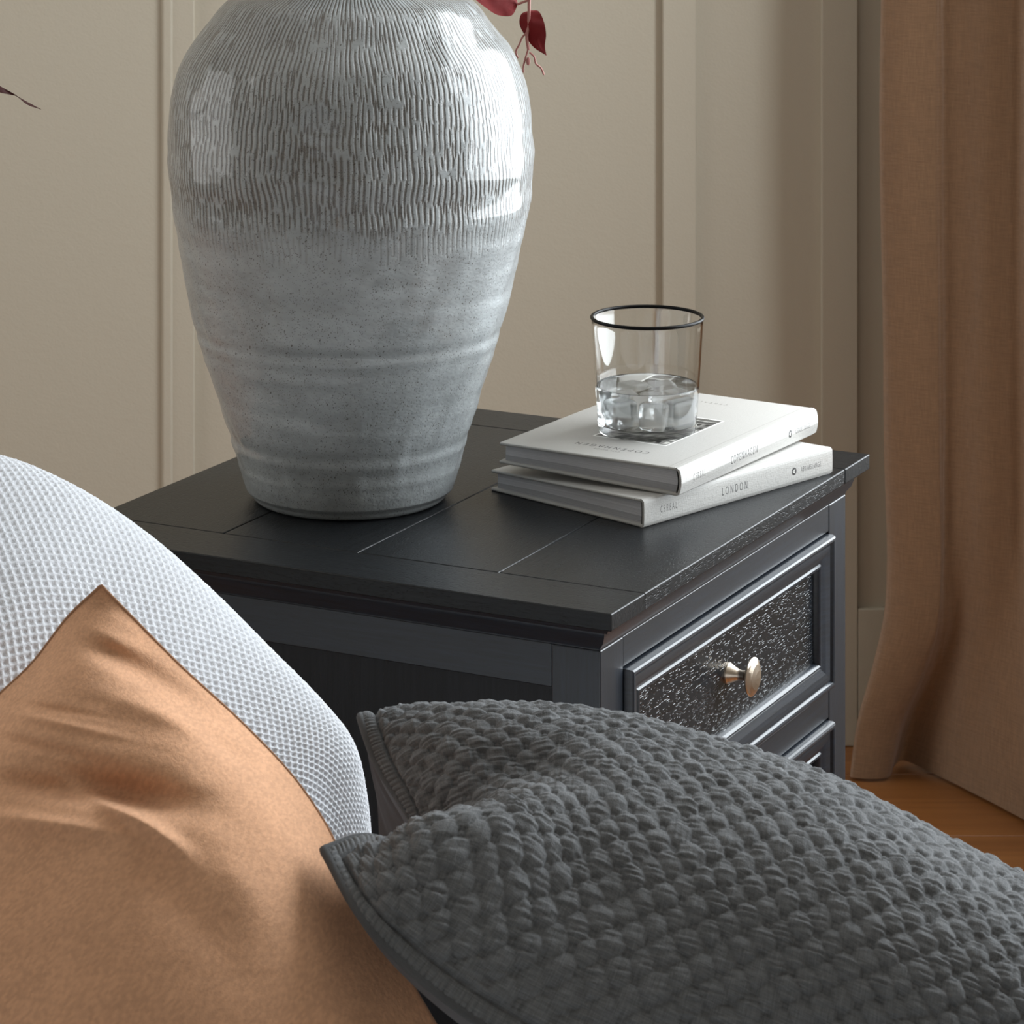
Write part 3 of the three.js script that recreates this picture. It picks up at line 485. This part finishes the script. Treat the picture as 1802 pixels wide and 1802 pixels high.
// tan suede cushion
{
  const ctrl = [ // columns along the right-hand seam, rows along the left-hand seam
    [[178, 1030, 1.690], [120, 1085, 1.690], [58, 1165, 1.688], [0, 1221, 1.682], [-90, 1310, 1.672], [-220, 1440, 1.655], [-400, 1620, 1.63]],
    [[232, 1085, 1.688], [170, 1140, 1.660], [100, 1210, 1.645], [30, 1280, 1.635], [-60, 1370, 1.625], [-190, 1500, 1.61], [-360, 1680, 1.60]],
    [[318, 1172, 1.684], [250, 1225, 1.640], [175, 1295, 1.615], [90, 1370, 1.60], [-10, 1465, 1.59], [-140, 1590, 1.58], [-310, 1760, 1.575]],
    [[422, 1268, 1.678], [350, 1318, 1.620], [268, 1388, 1.590], [170, 1470, 1.570], [60, 1570, 1.56], [-80, 1690, 1.55], [-240, 1850, 1.55]],
    [[510, 1360, 1.670], [440, 1410, 1.605], [350, 1480, 1.570], [245, 1570, 1.548], [120, 1670, 1.535], [-10, 1790, 1.53], [-160, 1940, 1.53]],
    [[570, 1445, 1.660], [510, 1500, 1.595], [420, 1580, 1.555], [310, 1680, 1.53], [180, 1790, 1.515], [50, 1900, 1.51], [-80, 2040, 1.515]],
    [[612, 1530, 1.638], [560, 1600, 1.590], [475, 1690, 1.545], [370, 1790, 1.52], [245, 1900, 1.505], [120, 2010, 1.50], [0, 2140, 1.505]],
    [[662, 1625, 1.615], [615, 1705, 1.580], [535, 1800, 1.54], [435, 1900, 1.515], [310, 2010, 1.50], [190, 2110, 1.495], [80, 2220, 1.50]],
    [[768, 1805, 1.58], [720, 1880, 1.565], [640, 1960, 1.535], [540, 2040, 1.515], [420, 2120, 1.50], [300, 2200, 1.495], [190, 2290, 1.50]]];
  // folds: [u, v, radius along, radius across, turn in degrees, height in metres]
  const folds = [[240, 1170, 150, 26, 28, -0.010], [330, 1215, 90, 22, 36, -0.007], [200, 1125, 70, 14, 20, 0.004], [215, 1385, 115, 30, 14, -0.020], [90, 1385, 120, 22, 8, -0.010], [70, 1448, 130, 15, 8, 0.007], [215, 1430, 90, 14, 30, 0.008], [290, 1475, 70, 18, 42, 0.005], [390, 1305, 80, 16, 34, -0.0055], [310, 1268, 120, 18, 20, 0.005], [110, 1275, 110, 8, 12, 0.0025], [80, 1245, 100, 7, 10, -0.002], [60, 1310, 110, 10, 14, -0.003], [180, 1070, 40, 10, 10, -0.002], [230, 1100, 50, 9, 30, 0.002], [430, 1560, 120, 40, 52, 0.004], [330, 1600, 130, 40, 48, -0.004]];
  const sculpt = (p, s, t) => { const edge = smooth(0.0, 0.16, Math.min(s, t)); const d = -p.z, u = CX + p.x * F / d, v = HOR + (EYE - p.y) * F / d; let h = 0;
    for (const [fu, fv, ra, rb, tn, a] of folds) { const t = tn * Math.PI / 180, du = u - fu, dv = v - fv, x = du * Math.cos(t) + dv * Math.sin(t), y = -du * Math.sin(t) + dv * Math.cos(t); h += a * Math.exp(-((x / ra) ** 2) - ((y / rb) ** 2)); }
    h += 0.0003 * noise(u / 40, v / 20, 230) + 0.0008 * noise(u / 110, v / 90, 231);
    h *= edge; p.y += 0.45 * h; p.z += 0.85 * h; };
  const c = cloth(ctrl, 360, 300, (a, b, LA, LB) => 0.00008 * noise(a * 500, b * 500, 220), { sculpt });
  const nap = dataTex(512, 512, (x, y) => { const k = 0.98 + 0.05 * noise(x / 3, y / 5, 240, 170, 102) + 0.02 * noise(x / 30, y / 40, 241, 17, 12); return [0.845 * k, 0.65 * k, 0.51 * k]; }, true);
  const mat = new THREE.MeshPhysicalMaterial({ map: rep(nap, 5), roughness: 1, sheen: 0.6, sheenColor: new THREE.Color(0.95, 0.70, 0.50), sheenRoughness: 0.45, bumpMap: rep(fuzz, 14), bumpScale: 0.0002, side: THREE.DoubleSide });
  const g = group('cushion'); mesh('front_panel', c.g, mat, g); mesh('back_panel', backOf(c, 0.07, 6), mat, g);
  const seam = []; for (let j = c.nv; j > 0; j -= 6) seam.push(c.P[c.id(0, j)]); for (let i = 0; i <= c.nu; i += 6) seam.push(c.P[c.id(i, 0)]);
  mesh('seam', tube(seam, 0.0008, 400, 8), mat, g);
  tag(g, 'tan suede-like cushion, one corner up, in front of the white pillow', 'cushion');
}
// grey puckered cushion
{
  const ctrl = [
    [[640, 1262, 1.765], [636, 1268, 1.74], [664, 1345, 1.725], [708, 1415, 1.71], [738, 1470, 1.695], [712, 1490, 1.66], [640, 1474, 1.625], [570, 1496, 1.600]],
    [[770, 1270, 1.81], [772, 1246, 1.755], [786, 1290, 1.718], [803, 1370, 1.695], [805, 1470, 1.672], [745, 1443, 1.607], [695, 1530, 1.576], [640, 1618, 1.562]],
    [[930, 1272, 1.82], [922, 1244, 1.758], [925, 1288, 1.712], [932, 1370, 1.685], [920, 1400, 1.640], [882, 1450, 1.60], [815, 1605, 1.566], [738, 1720, 1.550]],
    [[1100, 1290, 1.82], [1090, 1262, 1.758], [1076, 1300, 1.71], [1062, 1362, 1.668], [1045, 1445, 1.627], [1010, 1560, 1.592], [955, 1685, 1.564], [880, 1822, 1.546]],
    [[1285, 1340, 1.81], [1270, 1310, 1.748], [1255, 1356, 1.69], [1240, 1430, 1.645], [1220, 1530, 1.605], [1190, 1650, 1.577], [1150, 1775, 1.556], [1090, 1930, 1.545]],
    [[1480, 1410, 1.79], [1460, 1373, 1.728], [1445, 1425, 1.66], [1430, 1510, 1.615], [1410, 1620, 1.582], [1385, 1740, 1.561], [1355, 1870, 1.548], [1310, 2010, 1.545]],
    [[1680, 1510, 1.77], [1655, 1475, 1.705], [1645, 1530, 1.63], [1630, 1620, 1.585], [1615, 1730, 1.555], [1600, 1850, 1.54], [1580, 1980, 1.53], [1545, 2090, 1.53]],
    [[1880, 1610, 1.74], [1845, 1572, 1.68], [1838, 1640, 1.61], [1830, 1740, 1.57], [1820, 1850, 1.55], [1810, 1960, 1.54], [1800, 2060, 1.54], [1785, 2150, 1.54]],
    [[2060, 1700, 1.71], [2030, 1675, 1.66], [2025, 1740, 1.61], [2020, 1840, 1.58], [2015, 1940, 1.565], [2010, 2030, 1.56], [2000, 2110, 1.56], [1990, 2180, 1.57]]];
  const K = 0.0092, hem = 0.0085;
  const relief = (a, b, LA, LB) => {
    const e = Math.min(a, LB - b, LA - a);                       // distance from the left, lower or right edge
    if (e < hem) { const along = a <= LB - b ? b : a; const r = Math.abs(Math.sin(along * Math.PI / 0.0042 + noise(along * 180, 1, 251))); return (0.0016 + 0.0011 * r) * Math.sin(Math.PI * clamp(e / hem, 0, 1) ** 0.7) ** 0.6; }
    const wa = a + 0.0018 * noise(a * 75, b * 75, 252), wb = b + 0.0018 * noise(a * 70 + 9, b * 70, 253);
    const p = wa / K, q = wb / K, i = Math.round(p), j = Math.round(q); let h = 0;
    for (let di = -1; di <= 1; di++) for (let dj = -1; dj <= 1; dj++) { const I = i + di, J = j + dj, dx = p - I, dy = q - J;
      if ((I + J) % 2 === 0) { const m = Math.pow(Math.pow(Math.abs(dx + dy) / 1.2, 3) + Math.pow(Math.abs(dx - dy) / 1.2, 3), 1 / 3), o = Math.max(Math.abs(dx), Math.abs(dy)) / 0.84, mm = Math.max(m, o) * (1 + 0.06 * (hash(I, J, 3) - 0.5)); if (mm < 1) h = Math.max(h, Math.pow(1 - mm * mm, 0.42) * (0.85 + 0.3 * hash(I, J, 2))); }
      else { const r = Math.hypot(dx, dy) / 0.27; if (r < 1) h = Math.max(h, 0.42 * Math.sqrt(1 - r * r)); } }
    const stripe = noise(a * 80, b * 620 + a * 120, 254) + 0.5 * noise(a * 560, b * 90, 255);
    return 0.0043 * h * smooth(hem, hem + 0.004, e) + 0.00075 * stripe * (0.2 + h) - 0.0010;
  };
  const c = cloth(ctrl, 640, 460, relief);
  const thread = dataTex(512, 512, (x, y) => { const k = 0.98 + 0.10 * noise(x / 40, y / 1.6, 260, 12, 320) + 0.09 * noise(x / 1.6, y / 40, 261, 320, 12); return [0.405 * k, 0.412 * k, 0.42 * k]; }, true);
  const mat = new THREE.MeshPhysicalMaterial({ map: rep(thread, 14), roughness: 1, sheen: 0.3, sheenColor: new THREE.Color(0.7, 0.75, 0.8), sheenRoughness: 0.6, bumpMap: rep(fuzz, 18), bumpScale: 0.0003, side: THREE.DoubleSide });
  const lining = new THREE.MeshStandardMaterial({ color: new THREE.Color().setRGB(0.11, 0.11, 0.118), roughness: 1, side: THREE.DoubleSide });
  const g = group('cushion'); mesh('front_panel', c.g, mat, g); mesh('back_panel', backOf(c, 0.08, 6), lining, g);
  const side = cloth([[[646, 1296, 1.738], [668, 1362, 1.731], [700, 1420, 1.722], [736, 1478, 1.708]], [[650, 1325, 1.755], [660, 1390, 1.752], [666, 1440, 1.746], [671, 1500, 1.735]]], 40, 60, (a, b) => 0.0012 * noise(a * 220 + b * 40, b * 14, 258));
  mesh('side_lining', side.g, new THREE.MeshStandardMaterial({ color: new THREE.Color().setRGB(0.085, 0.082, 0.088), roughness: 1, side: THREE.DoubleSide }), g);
  const edge = []; for (let j = 0; j <= c.nv; j += 5) edge.push(c.P[c.id(0, j)]); for (let i = 5; i <= c.nu; i += 5) edge.push(c.P[c.id(i, c.nv)]);
  mesh('hem', tube(edge, 0.0024, 500, 10), mat, g);
  const st = []; { const k = Math.round(c.nu * hem / c.A[c.nu]); for (let j = 6; j < c.nv - 8; j += 4) { const q = c.id(k, j); st.push(c.P[q].clone().addScaledVector(c.N[q], 0.0002)); } }
  mesh('stitching', tube(st, 0.00045, 300, 6), inkMat, g);
  tag(g, 'charcoal grey puckered cotton cushion with stitched hem at the bottom right', 'cushion');
}

// ---------------------------------------------------------------- red leaves
{
  const leafMat = new THREE.MeshPhysicalMaterial({ color: new THREE.Color().setRGB(0.24, 0.013, 0.015), roughness: 0.6, specularIntensity: 0.5, side: THREE.DoubleSide, bumpMap: rep(fuzz, 8), bumpScale: 0.0003 });
  const stemMat = new THREE.MeshStandardMaterial({ color: new THREE.Color().setRGB(0.42, 0.17, 0.15), roughness: 0.6 });
  const darkLeaf = new THREE.MeshStandardMaterial({ color: new THREE.Color().setRGB(0.07, 0.012, 0.012), roughness: 0.7, side: THREE.DoubleSide });
  // leaf from an outline of left / right edges along its length, with a folded midrib and real thickness
  function leaf(left, right, cup, n = 40, m = 12) {
    const L = left.map((p) => at(...p)), Rr = right.map((p) => at(...p)), pos = [], idx = [], th = 0.0005;
    for (const side of [0, 1]) for (let i = 0; i <= n; i++) { const a = cr(L, i / n), b = cr(Rr, i / n); for (let j = 0; j <= m; j++) { const f = j / m, p = a.clone().lerp(b, f), w = a.distanceTo(b); p.z += cup * w * (1 - Math.abs(2 * f - 1)) + (side ? -th * Math.sin(Math.PI * f) : 0) + 0.0008 * noise(i / 4, j / 3, 270); pos.push(p.x, p.y, p.z); } }
    const o = (n + 1) * (m + 1); for (let i = 0; i < n; i++) for (let j = 0; j < m; j++) { const a = i * (m + 1) + j, b = a + m + 1; idx.push(a, b, a + 1, b, b + 1, a + 1); idx.push(o + a, o + a + 1, o + b, o + b, o + a + 1, o + b + 1); }
    const g = new THREE.BufferGeometry(); g.setAttribute('position', new THREE.Float32BufferAttribute(pos, 3)); g.setAttribute('uv', new THREE.Float32BufferAttribute(pos.filter((_, k) => k % 3 < 2).map((x) => x * 10), 2)); g.setIndex(idx); g.computeVertexNormals(); return g;
  }
  const mouth = new THREE.Vector3(vaseAt[0] + 0.03, TOP + 0.47, vaseAt[2] + 0.01);
  const D = 2.37, b1 = group('leafy_branch');
  mesh('stem', tube([mouth, mouth.clone().add(new THREE.Vector3(0.045, 0.06, 0.02)), at(880, -170, D), at(925, -70, D), at(932, -4, D)], 0.0017, 60, 10), stemMat, b1);
  mesh('stem', tube([at(932, -10, D), at(931, 8, D), at(931, 20, D), at(930, 45, D), at(927, 65, D), at(930, 88, D)], 0.0012, 40, 10), stemMat, b1);
  mesh('stem', tube([at(910, 8, D), at(920, 4, D), at(931, 0, D)], 0.0009, 16, 8), stemMat, b1);
  const tw = (pts, r) => mesh('twig', tube(pts.map(([u, v, o = 0]) => at(u, v, D + o)), r, 30, 8), stemMat, b1);
  tw([[927, 57], [919, 66], [914, 78], [908, 90], [909, 97], [912, 102]], 0.0007); tw([[929, 88], [924, 105], [921, 118], [921, 128]], 0.0007); tw([[932, 92], [940, 100], [943, 112], [952, 120], [957, 132]], 0.0007);
  mesh('bud', new THREE.SphereGeometry(0.0018, 16, 12).scale(0.9, 1.7, 0.9).translate(...at(929.5, 108, D).toArray()), stemMat, b1);
  mesh('leaf', leaf([[828, -8, 2.365], [850, 10, 2.36], [875, 26, 2.36], [898, 28, 2.362], [907, 18, 2.367], [911, 5, 2.372]], [[828, -8, 2.365], [845, -24, 2.38], [868, -34, 2.385], [892, -30, 2.385], [905, -14, 2.38], [911, 5, 2.372]], 0.12), leafMat, b1);
  mesh('leaf', leaf([[934, 18, 2.378], [918, 24, 2.375], [914, 40, 2.372], [920, 56, 2.372], [938, 82, 2.374], [962, 98, 2.378]], [[934, 18, 2.378], [948, 20, 2.372], [957, 38, 2.368], [961, 60, 2.368], [959, 82, 2.372], [962, 98, 2.378]], 0.1), leafMat, b1);
  tag(b1, 'red leafy branch with hanging twigs over the vase\'s right shoulder', 'branch');
  const b2 = group('leafy_branch'), E2 = 2.42, m2 = mouth.clone().add(new THREE.Vector3(-0.06, 0, 0));
  mesh('stem', tube([m2, m2.clone().add(new THREE.Vector3(-0.08, 0.05, 0.01)), at(100, -240, E2), at(-90, -60, E2), at(-130, 40, E2), at(-120, 90, E2)], 0.0016, 80, 10), stemMat, b2);
  mesh('leaf', leaf([[-120, 90, E2], [-90, 100, E2], [-40, 128, E2], [0, 151, E2], [22, 163.5, E2], [32, 170, E2], [50, 180.5, E2 + 0.002], [72, 192.2, E2]], [[-120, 92, E2], [-110, 130, E2 - 0.01], [-50, 152, E2 - 0.01], [0, 163, E2 - 0.004], [22, 167.5, E2], [32, 171.4, E2], [48, 184.5, E2 - 0.002], [72, 193, E2]], 0.05, 80, 8), darkLeaf, b2);
  tag(b2, 'dark wilted leaf tip reaching in from the left edge', 'branch');
}
renderer.render(scene, camera);
